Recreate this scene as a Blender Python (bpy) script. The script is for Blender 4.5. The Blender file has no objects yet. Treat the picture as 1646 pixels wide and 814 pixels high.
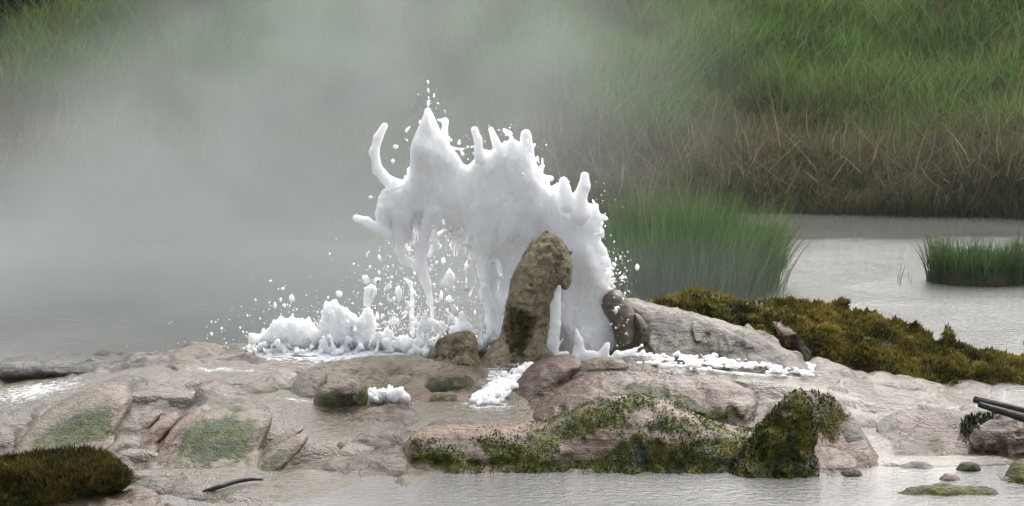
import bpy, math, random
import numpy as np

random.seed(7)
rng = np.random.default_rng(11)
S = bpy.context.scene
COL = S.collection

# ------------------------------------------------------------------ camera, sky, sun, exposure
CAM_H, FPX, PITCH = 2.62, 3750.0, math.atan(487 / 3750.0)
cam = bpy.data.cameras.new('camera')
cam.lens = 36 * FPX / 1646
cam.sensor_width = 36
cam.clip_end = 4000
cam.dof.use_dof = True
cam.dof.focus_distance = 13.2
cam.dof.aperture_fstop = 8.0
camo = bpy.data.objects.new('camera', cam)
COL.objects.link(camo)
camo.location = (0, 0, CAM_H)
camo.rotation_euler = (math.pi / 2 - PITCH, 0, 0)
S.camera = camo

SUN_EL, SUN_AZ = math.radians(50), math.radians(20)      # azimuth from +y towards +x
w = bpy.data.worlds.new('World')
S.world = w
w.use_nodes = True
nt = w.node_tree
nt.nodes.clear()
sky = nt.nodes.new('ShaderNodeTexSky')
sky.sky_type = 'NISHITA'
sky.sun_disc = False
sky.sun_elevation = SUN_EL
sky.sun_rotation = SUN_AZ
sky.air_density = 1.0
sky.dust_density = 6.0
sky.ozone_density = 1.0
hs = nt.nodes.new('ShaderNodeHueSaturation')
hs.inputs['Saturation'].default_value = 0.3
bg = nt.nodes.new('ShaderNodeBackground')
bg.inputs['Strength'].default_value = 0.15
wo = nt.nodes.new('ShaderNodeOutputWorld')
nt.links.new(sky.outputs[0], hs.inputs['Color'])
nt.links.new(hs.outputs[0], bg.inputs['Color'])
nt.links.new(bg.outputs[0], wo.inputs['Surface'])

sl = bpy.data.lights.new('sun', 'SUN')
sl.energy = 1.1
sl.angle = math.radians(80)
sl.color = (1, 0.97, 0.92)
so = bpy.data.objects.new('sun', sl)
COL.objects.link(so)
so.rotation_euler = (math.pi / 2 - SUN_EL, 0, math.pi - SUN_AZ)
so.location = (0, 0, 20)

vs = S.view_settings
vs.view_transform = 'Standard'
vs.look = 'None'
vs.gamma = 1
vs.use_curve_mapping = False
vs.exposure = 0.78
S.render.engine = 'CYCLES'
cy = S.cycles
cy.use_denoising = True
cy.max_bounces = 8
cy.diffuse_bounces = 3
cy.glossy_bounces = 3
cy.transmission_bounces = 4
cy.transparent_max_bounces = 8
cy.volume_bounces = 4
cy.volume_step_rate = 3.0
cy.volume_max_steps = 96
cy.caustics_reflective = False
cy.caustics_refractive = False


# ------------------------------------------------------------------ numpy noise
def _h(i, j, k, s):
    n = (i * 374761393 + j * 668265263 + k * 2147483647 + s * 974711) & 0xFFFFFFFF
    n = ((n ^ (n >> 13)) * 1274126177) & 0xFFFFFFFF
    n = (n ^ (n >> 16)) & 0xFFFFFFFF
    n = (n * 2246822519) & 0xFFFFFFFF
    return ((n ^ (n >> 15)) & 0xFFFF).astype(np.float32) / 32767.5 - 1.0


def vnoise(x, y, z, s=0):
    x = np.asarray(x, np.float64); y = np.asarray(y, np.float64); z = np.asarray(z, np.float64)
    x, y, z = np.broadcast_arrays(x, y, z)
    xi = np.floor(x).astype(np.int64); yi = np.floor(y).astype(np.int64); zi = np.floor(z).astype(np.int64)
    u, v, q = x - xi, y - yi, z - zi
    u = u * u * u * (u * (u * 6 - 15) + 10); v = v * v * v * (v * (v * 6 - 15) + 10); q = q * q * q * (q * (q * 6 - 15) + 10)
    r = 0
    for a in (0, 1):
        for b in (0, 1):
            for c in (0, 1):
                r = r + _h(xi + a, yi + b, zi + c, s) * (u if a else 1 - u) * (v if b else 1 - v) * (q if c else 1 - q)
    return r


def fbm(x, y, z, oct=4, s=0, gain=0.5):
    r = 0; a = 1.0; t = 0
    for o in range(oct):
        f = 2.03 ** o
        r = r + a * vnoise(x * f + 17.3 * o, y * f - 9.1 * o, z * f + 4.7 * o, s + o)
        t += a; a *= gain
    return r / t * 1.5


def sstep(e0, e1, x):
    t = np.clip((x - e0) / (e1 - e0), 0, 1)
    return t * t * (3 - 2 * t)


# ------------------------------------------------------------------ layout: view rays of the survey photograph -> world
CT, ST = math.cos(PITCH), math.sin(PITCH)


def ray(px, py):
    a, b = (px - 823) / FPX, (407 - py) / FPX
    return a, CT + ST * b, -ST + CT * b


def at_z(px, py, z):
    dx, dy, dz = ray(px, py)
    t = (z - CAM_H) / dz
    return np.array((dx * t, dy * t, z))


def at_y(px, py, Y):
    dx, dy, dz = ray(px, py)
    t = Y / dy
    return np.array((dx * t, Y, CAM_H + dz * t))


def on_lean(px, py, Y0, z0, L):
    dx, dy, dz = ray(px, py)
    t = (Y0 + L * (CAM_H - z0)) / (dy - L * dz)
    return dx * t, CAM_H + dz * t          # world x, z on the leaning plane y = Y0 + L (z - z0)


# ------------------------------------------------------------------ mesh helpers
def mesh_np(name, V, F, mat=None, parent=None, smooth=True, attrs=None, cols=None):
    V = np.ascontiguousarray(V, np.float32); F = np.ascontiguousarray(F, np.int32)
    me = bpy.data.meshes.new(name)
    n, k = F.shape
    me.vertices.add(len(V)); me.vertices.foreach_set('co', V.ravel())
    me.loops.add(n * k); me.loops.foreach_set('vertex_index', F.ravel())
    me.polygons.add(n)
    me.polygons.foreach_set('loop_start', np.arange(0, n * k, k, dtype=np.int32))
    me.polygons.foreach_set('loop_total', np.full(n, k, np.int32))
    me.polygons.foreach_set('use_smooth', np.full(n, smooth, bool))
    for an, av in (attrs or {}).items():
        a = me.attributes.new(an, 'FLOAT', 'POINT'); a.data.foreach_set('value', np.ascontiguousarray(av, np.float32))
    for an, av in (cols or {}).items():
        a = me.attributes.new(an, 'FLOAT_COLOR', 'POINT')
        c = np.ones((len(V), 4), np.float32); c[:, :3] = av
        a.data.foreach_set('color', c.ravel())
    me.update(); me.validate()
    if mat: me.materials.append(mat)
    o = bpy.data.objects.new(name, me)
    COL.objects.link(o)
    if parent: o.parent = parent
    return o


def tag(o, label=None, cat=None, group=None, kind=None):
    if label: o['label'] = label
    if cat: o['category'] = cat
    if group: o['group'] = group
    if kind: o['kind'] = kind
    return o


def empty(name, loc=(0, 0, 0)):
    o = bpy.data.objects.new(name, None)
    o.empty_display_size = 0.1
    o.location = loc
    COL.objects.link(o)
    return o


def put_under(o, root):
    o.parent = root
    o.matrix_parent_inverse = root.matrix_basis.inverted()


def poly_sdf(P, x, z):
    P = np.asarray(P, float)
    d = np.full(x.shape, 1e9); inside = np.zeros(x.shape, bool)
    n = len(P)
    for i in range(n):
        a, b = P[i - 1], P[i]
        e = b - a
        wx, wz = x - a[0], z - a[1]
        t = np.clip((wx * e[0] + wz * e[1]) / (e @ e + 1e-12), 0, 1)
        d = np.minimum(d, (wx - e[0] * t) ** 2 + (wz - e[1] * t) ** 2)
        if a[1] != b[1]:
            c = ((a[1] > z) != (b[1] > z)) & (x < (b[0] - a[0]) * (z - a[1]) / (b[1] - a[1]) + a[0])
            inside ^= c
    d = np.sqrt(d)
    return np.where(inside, -d, d)


def chaikin(P, it=2):
    P = np.asarray(P, float)
    for _ in range(it):
        Q = np.roll(P, -1, 0)
        P = np.stack([P * .75 + Q * .25, P * .25 + Q * .75], 1).reshape(-1, 2)
    return P


def surface_nets(f, org, h):
    """isosurface f=0 (inside negative) of a regular grid -> quads"""
    s = f < 0
    nx, ny, nz = f.shape
    c = np.zeros((nx - 1, ny - 1, nz - 1), np.int8)
    for a in (0, 1):
        for b in (0, 1):
            for d in (0, 1):
                c += s[a:nx - 1 + a, b:ny - 1 + b, d:nz - 1 + d]
    act = (c > 0) & (c < 8)
    idx = np.argwhere(act)
    ids = np.full(act.shape, -1, np.int32)
    ids[act] = np.arange(len(idx))
    i, j, k = idx.T
    acc = np.zeros((len(idx), 3)); cnt = np.zeros(len(idx))
    cor = [(a, b, d) for a in (0, 1) for b in (0, 1) for d in (0, 1)]
    val = {q: f[i + q[0], j + q[1], k + q[2]].astype(float) for q in cor}
    for q in cor:
        for ax in range(3):
            if q[ax] == 0:
                r = list(q); r[ax] = 1; r = tuple(r)
                va, vb = val[q], val[r]
                m = (va < 0) != (vb < 0)
                t = np.where(m, va / np.where(m, va - vb, 1), 0)
                p = np.array(q, float)[None, :].repeat(len(idx), 0)
                p[:, ax] = t
                acc += p * m[:, None]; cnt += m
    V = (idx + acc / np.maximum(cnt, 1)[:, None]) * h + np.asarray(org)
    quads = []
    for ax in range(3):
        sl0 = [slice(1, -1)] * 3; sl1 = [slice(1, -1)] * 3
        sl0[ax] = slice(0, -1); sl1[ax] = slice(1, None)
        A, B = s[tuple(sl0)], s[tuple(sl1)]
        e = np.argwhere(A != B)
        if not len(e): continue
        flip = A[tuple(e.T)]
        o1, o2 = [a for a in range(3) if a != ax]
        base = e.copy(); base[:, o1] += 1; base[:, o2] += 1
        q = []
        for (d1, d2) in ((-1, -1), (0, -1), (0, 0), (-1, 0)):
            g = base.copy(); g[:, o1] += d1; g[:, o2] += d2
            q.append(ids[tuple(g.T)])
        q = np.stack(q, 1)
        if ax == 1: flip = ~flip
        q[~flip] = q[~flip][:, ::-1]
        quads.append(q)
    return V, np.concatenate(quads)


# ------------------------------------------------------------------ material helpers
def new_mat(name):
    m = bpy.data.materials.new(name); m.use_nodes = True
    n = m.node_tree; n.nodes.clear()
    out = n.nodes.new('ShaderNodeOutputMaterial')
    return m, n, out


class N:
    def __init__(self, nt): self.t = nt
    def new(self, typ, **kw):
        n = self.t.nodes.new(typ)
        for k, v in kw.items():
            if k in n.inputs.keys() if hasattr(n.inputs, 'keys') else False: n.inputs[k].default_value = v
            else: setattr(n, k, v)
        return n
    def link(self, a, b): self.t.links.new(a, b)
    def pos(self): return self.new('ShaderNodeNewGeometry').outputs['Position']
    def attr(self, name): return self.new('ShaderNodeAttribute', attribute_name=name)
    def noise(self, vec, scale, detail=4, rough=.55, dist=0):
        n = self.new('ShaderNodeTexNoise')
        n.inputs['Scale'].default_value = scale; n.inputs['Detail'].default_value = detail
        n.inputs['Roughness'].default_value = rough; n.inputs['Distortion'].default_value = dist
        if vec is not None: self.link(vec, n.inputs['Vector'])
        return n.outputs['Fac']
    def vscale(self, vec, s, rot=(0, 0, 0)):
        n = self.new('ShaderNodeMapping'); n.inputs['Scale'].default_value = s; n.inputs['Rotation'].default_value = rot
        self.link(vec, n.inputs['Vector']); return n.outputs[0]
    def ramp(self, fac, stops):
        n = self.new('ShaderNodeValToRGB'); e = n.color_ramp.elements
        while len(e) < len(stops): e.new(0.5)
        for i, (p, c) in enumerate(stops):
            e[i].position = p; e[i].color = (*c, 1) if not np.isscalar(c) else (c, c, c, 1)
        self.link(fac, n.inputs[0]); return n.outputs[0]
    def mix(self, fac, a, b, mode='MIX'):
        n = self.new('ShaderNodeMix', data_type='RGBA', blend_type=mode)
        for v, i in ((fac, 0), (a, 6), (b, 7)):
            if isinstance(v, (int, float)): n.inputs[i].default_value = v
            elif isinstance(v, tuple): n.inputs[i].default_value = (*v, 1)
            else: self.link(v, n.inputs[i])
        return n.outputs[2]
    def math(self, op, a, b=None, c=None, clamp=False):
        n = self.new('ShaderNodeMath', operation=op, use_clamp=clamp)
        for i, v in enumerate((a, b, c)):
            if v is None: continue
            if isinstance(v, (int, float)): n.inputs[i].default_value = v
            else: self.link(v, n.inputs[i])
        return n.outputs[0]
    def mrange(self, v, a, b, c=0, d=1, smooth=True):
        n = self.new('ShaderNodeMapRange'); n.interpolation_type = 'SMOOTHSTEP' if smooth else 'LINEAR'
        self.link(v, n.inputs[0])
        for i, q in enumerate((a, b, c, d)): n.inputs[i + 1].default_value = q
        return n.outputs[0]
    def bump(self, height, strength, dist, normal=None):
        n = self.new('ShaderNodeBump'); n.inputs['Strength'].default_value = strength; n.inputs['Distance'].default_value = dist
        self.link(height, n.inputs['Height'])
        if normal is not None: self.link(normal, n.inputs['Normal'])
        return n.outputs[0]
    def bsdf(self, **kw):
        n = self.new('ShaderNodeBsdfPrincipled')
        for k, v in kw.items():
            i = n.inputs[k.replace('_', ' ')]
            if isinstance(v, (int, float)): i.default_value = v
            elif isinstance(v, tuple): i.default_value = (*v, 1) if i.type == 'RGBA' else v
            else: self.link(v, i)
        return n


def rock_material(name, light, mid, dark, rough=.55, wet=.5, strata=.7, algA=(.045, .05, .012), algB=(.085, .075, .02), algC=(.03, .045, .035)):
    """mineral crust with algae where the 'algae' attribute says so, pale rim where 'rim' does"""
    m, t, out = new_mat(name); g = N(t)
    p = g.pos()
    n1 = g.noise(p, 5, 5, .6, .4); n2 = g.noise(p, 22, 5, .65); n3 = g.noise(p, 90, 4, .6)
    mn = g.math('ADD', g.math('MULTIPLY', n1, .55), g.math('MULTIPLY', n2, .45))
    base = g.ramp(mn, [(.36, dark), (.47, mid), (.62, light)])
    base = g.mix(g.mrange(n3, .35, .7), base, g.mix(.5, base, dark), 'MIX')
    lay = g.noise(g.vscale(p, (1.2, 1.2, 22)), 2.2, 4, .6, .5)
    base = g.mix(g.mrange(lay, .42, .62, 0, .45 * strata), base, dark)
    cr = g.mrange(g.math('ABSOLUTE', g.math('SUBTRACT', g.noise(p, 7, 4, .6, .6), .5)), .0, .018, 1, 0)
    base = g.mix(g.math('MULTIPLY', cr, .55), base, tuple(c * .5 for c in dark))
    rim = g.attr('rim').outputs['Fac']
    base = g.mix(g.math('MULTIPLY', rim, .75), base, tuple(min(1, c * 1.3) for c in light))
    al = g.attr('algae').outputs['Fac']
    af = g.mrange(g.math('ADD', al, g.math('MULTIPLY', g.math('SUBTRACT', n2, .5), 1.1)), .3, .62)
    n4 = g.noise(g.vscale(p, (1, 1, .6)), 9, 4, .6)
    acol = g.ramp(n4, [(.36, algC), (.48, algA), (.63, algB)])
    acol = g.mix(g.mrange(n3, .35, .75), acol, tuple(c * .45 for c in algA))
    col = g.mix(af, base, acol)
    hgt = g.math('ADD', g.math('ADD', g.math('MULTIPLY', n2, 1.0), g.math('MULTIPLY', n3, .5)), g.math('SUBTRACT', g.math('MULTIPLY', lay, 1.2 * strata), g.math('MULTIPLY', cr, .5)))
    b = g.bump(hgt, .7, .014)
    rg = g.math('ADD', g.math('MULTIPLY', n1, -.5), rough + .15)
    s = g.bsdf(Base_Color=col, Roughness=rg, Normal=b, Coat_Weight=wet * .28, Coat_Roughness=.14, Coat_IOR=1.33, Specular_IOR_Level=g.math('SUBTRACT', .26, g.math('MULTIPLY', af, .18)))
    g.link(b, s.inputs['Coat Normal'])
    g.link(s.outputs[0], out.inputs[0])
    return m


M_PINK = rock_material('pink_travertine', (.205, .13, .094), (.125, .08, .056), (.05, .034, .025))
M_CREAM = rock_material('cream_travertine', (.165, .126, .09), (.09, .07, .048), (.036, .03, .021), algA=(.075, .092, .036), algB=(.135, .13, .05), algC=(.055, .078, .055))
M_GREY = rock_material('grey_sinter', (.125, .1, .072), (.072, .058, .042), (.034, .028, .021), wet=.3)
M_BROWN = rock_material('brown_sinter', (.27, .215, .15), (.18, .14, .095), (.09, .075, .05), wet=.8)
M_SPIRE = rock_material('crusted_spire', (.44, .385, .26), (.31, .26, .165), (.12, .1, .06), rough=.75, wet=.25, strata=.12, algA=(.075, .06, .022), algB=(.13, .085, .03), algC=(.04, .035, .018))
M_MOSSROCK = rock_material('algae_rock', (.22, .145, .105), (.135, .092, .064), (.052, .04, .028), algA=(.06, .07, .015), algB=(.15, .135, .022), algC=(.035, .048, .034), wet=.3)
M_DARK = rock_material('dark_wet_rock', (.09, .085, .075), (.05, .048, .042), (.02, .02, .018), wet=.6)


def water_material(name, body, bump=1.0, rough=.06, milky=0.0):
    m, t, out = new_mat(name); g = N(t)
    p = g.pos()
    foam = g.attr('foam').outputs['Fac']
    calm = g.attr('calm').outputs['Fac']
    rip = g.noise(g.vscale(p, (.8, 1, 1)), 22, 3, .6, .3)
    rip2 = g.noise(p, 75, 3, .6)
    big = g.noise(p, 1.1, 3, .5)
    h = g.math('ADD', rip, g.math('MULTIPLY', rip2, .45))
    h = g.math('MULTIPLY', h, g.math('MULTIPLY', g.mrange(big, .35, .65, .6, 1.15), g.math('SUBTRACT', 1, g.math('MULTIPLY', calm, .96))))
    b = g.bump(h, 1.0, .011 * bump)
    fn = g.noise(g.vscale(p, (1, 1.6, 1)), 26, 5, .7, .8)
    ff = g.mrange(g.math('ADD', foam, g.math('MULTIPLY', g.math('SUBTRACT', fn, .5), 1.5)), .38, .75)
    col = g.mix(ff, g.mix(g.mrange(big, .3, .7), body, tuple(c * .8 for c in body)), (.78, .8, .82))
    rg = g.math('ADD', g.math('MULTIPLY', ff, .4), rough)
    s = g.bsdf(Base_Color=col, Roughness=rg, Normal=b, IOR=1.33)
    g.link(s.outputs[0], out.inputs[0])
    return m


M_RIVER = water_material('river_water', (.15, .147, .14), 1.2, .06)
M_FLOW = water_material('shallow_flow_water', (.13, .108, .08), 1.3, .06)


def foam_material():
    m, t, out = new_mat('white_foam'); g = N(t)
    p = g.pos()
    n = g.noise(g.vscale(p, (1, 1, .45)), 60, 4, .65); n2 = g.noise(p, 14, 3, .5)
    b = g.bump(n, .35, .008)
    col = g.mix(n2, (.88, .915, .95), (.93, .945, .965))
    s = g.bsdf(Base_Color=col, Roughness=.55, Normal=b, IOR=1.25, Subsurface_Weight=1.0, Subsurface_Scale=.1)
    s.inputs['Subsurface Radius'].default_value = (1, 1, 1)
    g.link(s.outputs[0], out.inputs[0])
    return m


M_FOAM = foam_material()


def leaf_material(name, trans=.3, rough=.55):
    m, t, out = new_mat(name); g = N(t)
    c = g.attr('tint').outputs['Color']
    s = g.bsdf(Base_Color=c, Roughness=rough)
    s.inputs['Specular IOR Level'].default_value = .25
    tr = g.new('ShaderNodeBsdfTranslucent'); g.link(c, tr.inputs[0])
    mx = g.new('ShaderNodeMixShader'); mx.inputs[0].default_value = trans
    g.link(s.outputs[0], mx.inputs[1]); g.link(tr.outputs[0], mx.inputs[2]); g.link(mx.outputs[0], out.inputs[0])
    return m


M_GRASS = leaf_material('grass_blades', .48)
M_MOSS = leaf_material('moss_sprigs', .12, .7)


def simple_ground(name, a, b, sc=3, rough=.9):
    m, t, out = new_mat(name); g = N(t)
    p = g.pos(); n = g.noise(p, sc, 6, .6)
    s = g.bsdf(Base_Color=g.ramp(n, [(.35, a), (.65, b)]), Roughness=rough, Normal=g.bump(g.noise(p, sc * 8, 4), .6, .05))
    g.link(s.outputs[0], out.inputs[0])
    return m


M_SOIL = simple_ground('bank_soil', (.03, .025, .015), (.06, .055, .025))
M_BED = simple_ground('river_bed', (.1, .09, .07), (.16, .14, .11))

# ------------------------------------------------------------------ setting: ground, bank, river, terrace
xs = np.array([-900, -200, -40, -12, 0, 12, 40, 200, 900.]); ys = np.array([-400, -50, 0, 10, 20, 40, 120, 500, 3000.])
X, Y = np.meshgrid(xs, ys, indexing='ij')


def grid_faces(nx, ny):
    i = np.arange(nx * ny).reshape(nx, ny)
    return np.stack([i[:-1, :-1], i[1:, :-1], i[1:, 1:], i[:-1, 1:]], -1).reshape(-1, 4)


tag(mesh_np('ground', np.stack([X, Y, np.full_like(X, -.5)], -1).reshape(-1, 3), grid_faces(9, 9), M_BED), kind='structure')


def bank_z(x, y):
    sh = 23.0 + .35 * np.sin(x * .7) + .25 * fbm(x * .6, 0 * x, 0 * x, 3, 5)
    d = y - sh
    z = -.25 + .45 * sstep(-.6, .5, d) + 2.0 * sstep(0, 8.5, d) + .1 * fbm(x * .8, y * .8, 0 * x, 3, 9)
    return z + np.clip(d - 8, 0, 60) * .02, d


bx = np.concatenate([np.linspace(-60, -9, 30), np.linspace(-8.8, 8.8, 140), np.linspace(9, 60, 30)]); by = np.concatenate([np.linspace(21.8, 33, 90), np.linspace(34, 120, 30)])
X, Y = np.meshgrid(bx, by, indexing='ij')
Z, _ = bank_z(X, Y)
tag(mesh_np('river_bank', np.stack([X, Y, Z], -1).reshape(-1, 3), grid_faces(len(bx), len(by)), M_SOIL), kind='structure')

rx = np.concatenate([[-300, -80, -20], np.linspace(-8, 8, 80), [20, 80, 300]]); ry = np.concatenate([[-40, 0, 8], np.linspace(10, 24.5, 90), [26]])
X, Y = np.meshgrid(rx, ry, indexing='ij')
calm = sstep(20.1, 21.9, Y + .25 * np.sin(X * 1.3) + .5 * fbm(X * 1.2, Y * 3, 0 * X, 3, 14))
tag(mesh_np('river', np.stack([X, Y, 0 * X], -1).reshape(-1, 3), grid_faces(len(rx), len(ry)), M_RIVER, attrs={'calm': calm.ravel(), 'foam': 0 * calm.ravel()}), kind='structure')

# terrace: survey points (photo x, photo y, height in metres)
CTRL = [(800, 800, -.08), (1100, 805, -.09), (1300, 800, -.08), (600, 800, -.05), (950, 775, -.05), (1150, 780, -.06), (430, 800, .0), (350, 812, .015), (500, 775, -.01),
        (560, 742, .0), (560, 700, .09), (560, 660, .16), (700, 660, .16), (850, 665, .16), (650, 680, .13), (470, 740, .03),
        (100, 770, .02), (0, 800, .0), (300, 775, .03), (300, 740, .06), (200, 730, .08), (100, 725, .07), (0, 700, .07), (200, 800, .02),
        (250, 650, .2), (470, 655, .17), (350, 645, .22), (300, 648, .22), (420, 652, .2), (150, 617, .27), (195, 612, .28), (220, 603, .28), (400, 595, .29), (550, 580, .31), (700, 580, .31), (300, 585, .28),
        (0, 620, .15), (0, 650, .13), (100, 615, .16), (60, 680, .09), (950, 582, .3), (1100, 580, .29), (1200, 590, .26), (1280, 605, .18), (1000, 602, .28),
        (1100, 605, .24), (1200, 625, .18), (820, 590, .27), (1350, 620, .11), (1450, 640, .09), (1550, 625, .04), (1640, 612, -.04), (1680, 590, -.08), (1400, 700, .06),
        (1500, 690, .08), (1600, 690, .08), (1640, 720, .08), (1680, 690, .08), (1400, 745, .005), (1500, 755, -.025), (1600, 760, -.03), (1500, 795, -.05), (1620, 805, -.06), (1560, 780, -.04), (1400, 790, -.03),
        (1300, 745, .01), (1350, 700, .06), (900, 710, .05), (1000, 660, .18), (1100, 710, .05), (1200, 660, .15), (1350, 660, .1), (1250, 610, .2), (-150, 640, .14), (-150, 720, .05), (-150, 800, .0)]
W = [at_z(*c) for c in CTRL]
for xx in np.arange(-5.0, 5.1, .5):
    W.append(np.array((xx, 15.0, -.02 if xx < .8 else -.15))); W.append(np.array((xx, 15.8, -.2))); W.append(np.array((xx, 16.6, -.3)))
for xx in np.arange(3.2, 5.2, .4):
    W.append(np.array((xx, 12.2, .12))); W.append(np.array((xx, 13.2, -.1))); W.append(np.array((xx, 11., -.06)))
for xx in np.arange(-4, 4.1, .5):
    W.append(np.array((xx, 10.2, -.12)))
W = np.array(W)


def terrace_base(x, y):
    num = 0; den = 1e-9
    for c in W:
        d2 = ((x - c[0]) / .3) ** 2 + ((y - c[1]) / .36) ** 2
        k = np.exp(-.5 * d2) + .02 / (1 + d2) ** 2
        num = num + k * c[2]; den = den + k
    return num / den


tx = np.linspace(-4.6, 4.6, 640); ty = np.linspace(10.3, 16.4, 400)
X, Y = np.meshgrid(tx, ty, indexing='ij')
cx, cyy = np.meshgrid(tx[::4], ty[::4], indexing='ij')
Zb = terrace_base(X, Y)


def ell(px, py, z, rx_, ry_):
    c = at_z(px, py, z)
    d = np.sqrt(((X - c[0]) / rx_) ** 2 + ((Y - c[1]) / ry_) ** 2)
    return np.clip(1.25 - d, 0, 1)


wx = X + .06 * fbm(X * 4, Y * 4, 0 * X, 3, 2); wy = Y + .06 * fbm(X * 4, Y * 4, 0 * X, 3, 3)
n1 = fbm(wx * 2.2, wy * 2.2, 0 * X, 4, 21); n2 = fbm(wx * 8, wy * 8, 0 * X, 4, 31)
step = .05
q = (Zb + .03 * n1) / step
bil = 1 - np.abs(fbm(wx * 2.6, wy * 1.7, 0 * X, 3, 51)) * 1.6
flt = fbm(wx * 8, wy * 1.6, 0 * X, 3, 61)
terr = (np.floor(q) + sstep(.25, .75, q - np.floor(q))) * step
Zt = .55 * terr + .45 * Zb + .018 * n1 + .007 * n2 + .042 * (bil - .6) + .02 * flt
alg = np.zeros_like(X)
for e in ((1060, 640, .2, .35, .12), (1130, 665, .16, .4, .12), (480, 640, .2, .3, .2), (330, 735, .06, .4, .12), (1600, 665, .09, .2, .1), (700, 590, .3, .3, .2)):
    alg = np.maximum(alg, .85 * ell(*e))
rim = np.clip((q - np.floor(q) - .55) * 2.2, 0, 1) * .6
TERR = mesh_np('travertine_terrace', np.stack([X, Y, Zt], -1).reshape(-1, 3), grid_faces(640, 400), M_CREAM, attrs={'algae': alg.ravel(), 'rim': rim.ravel()})
tag(TERR, kind='structure')

# thin water running over the terrace: rides just above the smooth ground where it flows, dips under elsewhere
flow = np.zeros_like(X)
for e in ((560, 690, .1, .55, .5), (700, 665, .16, .75, .3), (480, 650, .18, .6, .25), (1150, 588, .28, .8, .16), (1300, 612, .17, .6, .4), (1430, 640, .09, .6, .45), (1560, 640, .05, .5, .4),
          (1380, 700, .06, .22, .6), (1500, 735, .03, .5, .14), (320, 645, .2, .6, .12), (60, 650, .12, .5, .7), (300, 595, .29, .7, .3), (500, 572, .31, .8, .3), (800, 620, .22, .3, .5), (1000, 598, .28, .45, .06), (350, 768, .03, .6, .12), (450, 785, .0, .6, .4), (150, 735, .06, .4, .1)):
    flow = np.maximum(flow, ell(*e))
Zw = Zb + .012 * n1 + .008 + .012 * flow - .07 * (1 - sstep(.1, .55, flow))
foam = np.zeros_like(X)
for e, a in (((1150, 580, .29, .75, .14), .8), ((560, 565, .32, .95, .35), .75), ((900, 578, .3, .5, .25), .85), ((800, 615, .24, .16, .45), .6), ((620, 645, .18, .3, .12), .6), ((780, 655, .17, .3, .15), .5),
             ((350, 592, .29, .45, .12), .5), ((60, 640, .13, .45, .5), .55), ((330, 645, .2, .35, .08), .42), ((1330, 610, .15, .4, .1), .35), ((560, 665, .15, .4, .15), .33), ((480, 650, .18, .2, .06), .5)):
    foam = np.maximum(foam, a * ell(*e))
FLOWO = mesh_np('terrace_stream', np.stack([X, Y, Zw], -1)[::2, ::2].reshape(-1, 3), grid_faces(320, 200), M_FLOW, attrs={'foam': foam[::2, ::2].ravel(), 'calm': 0 * foam[::2, ::2].ravel()})
tag(FLOWO, kind='structure')


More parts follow.
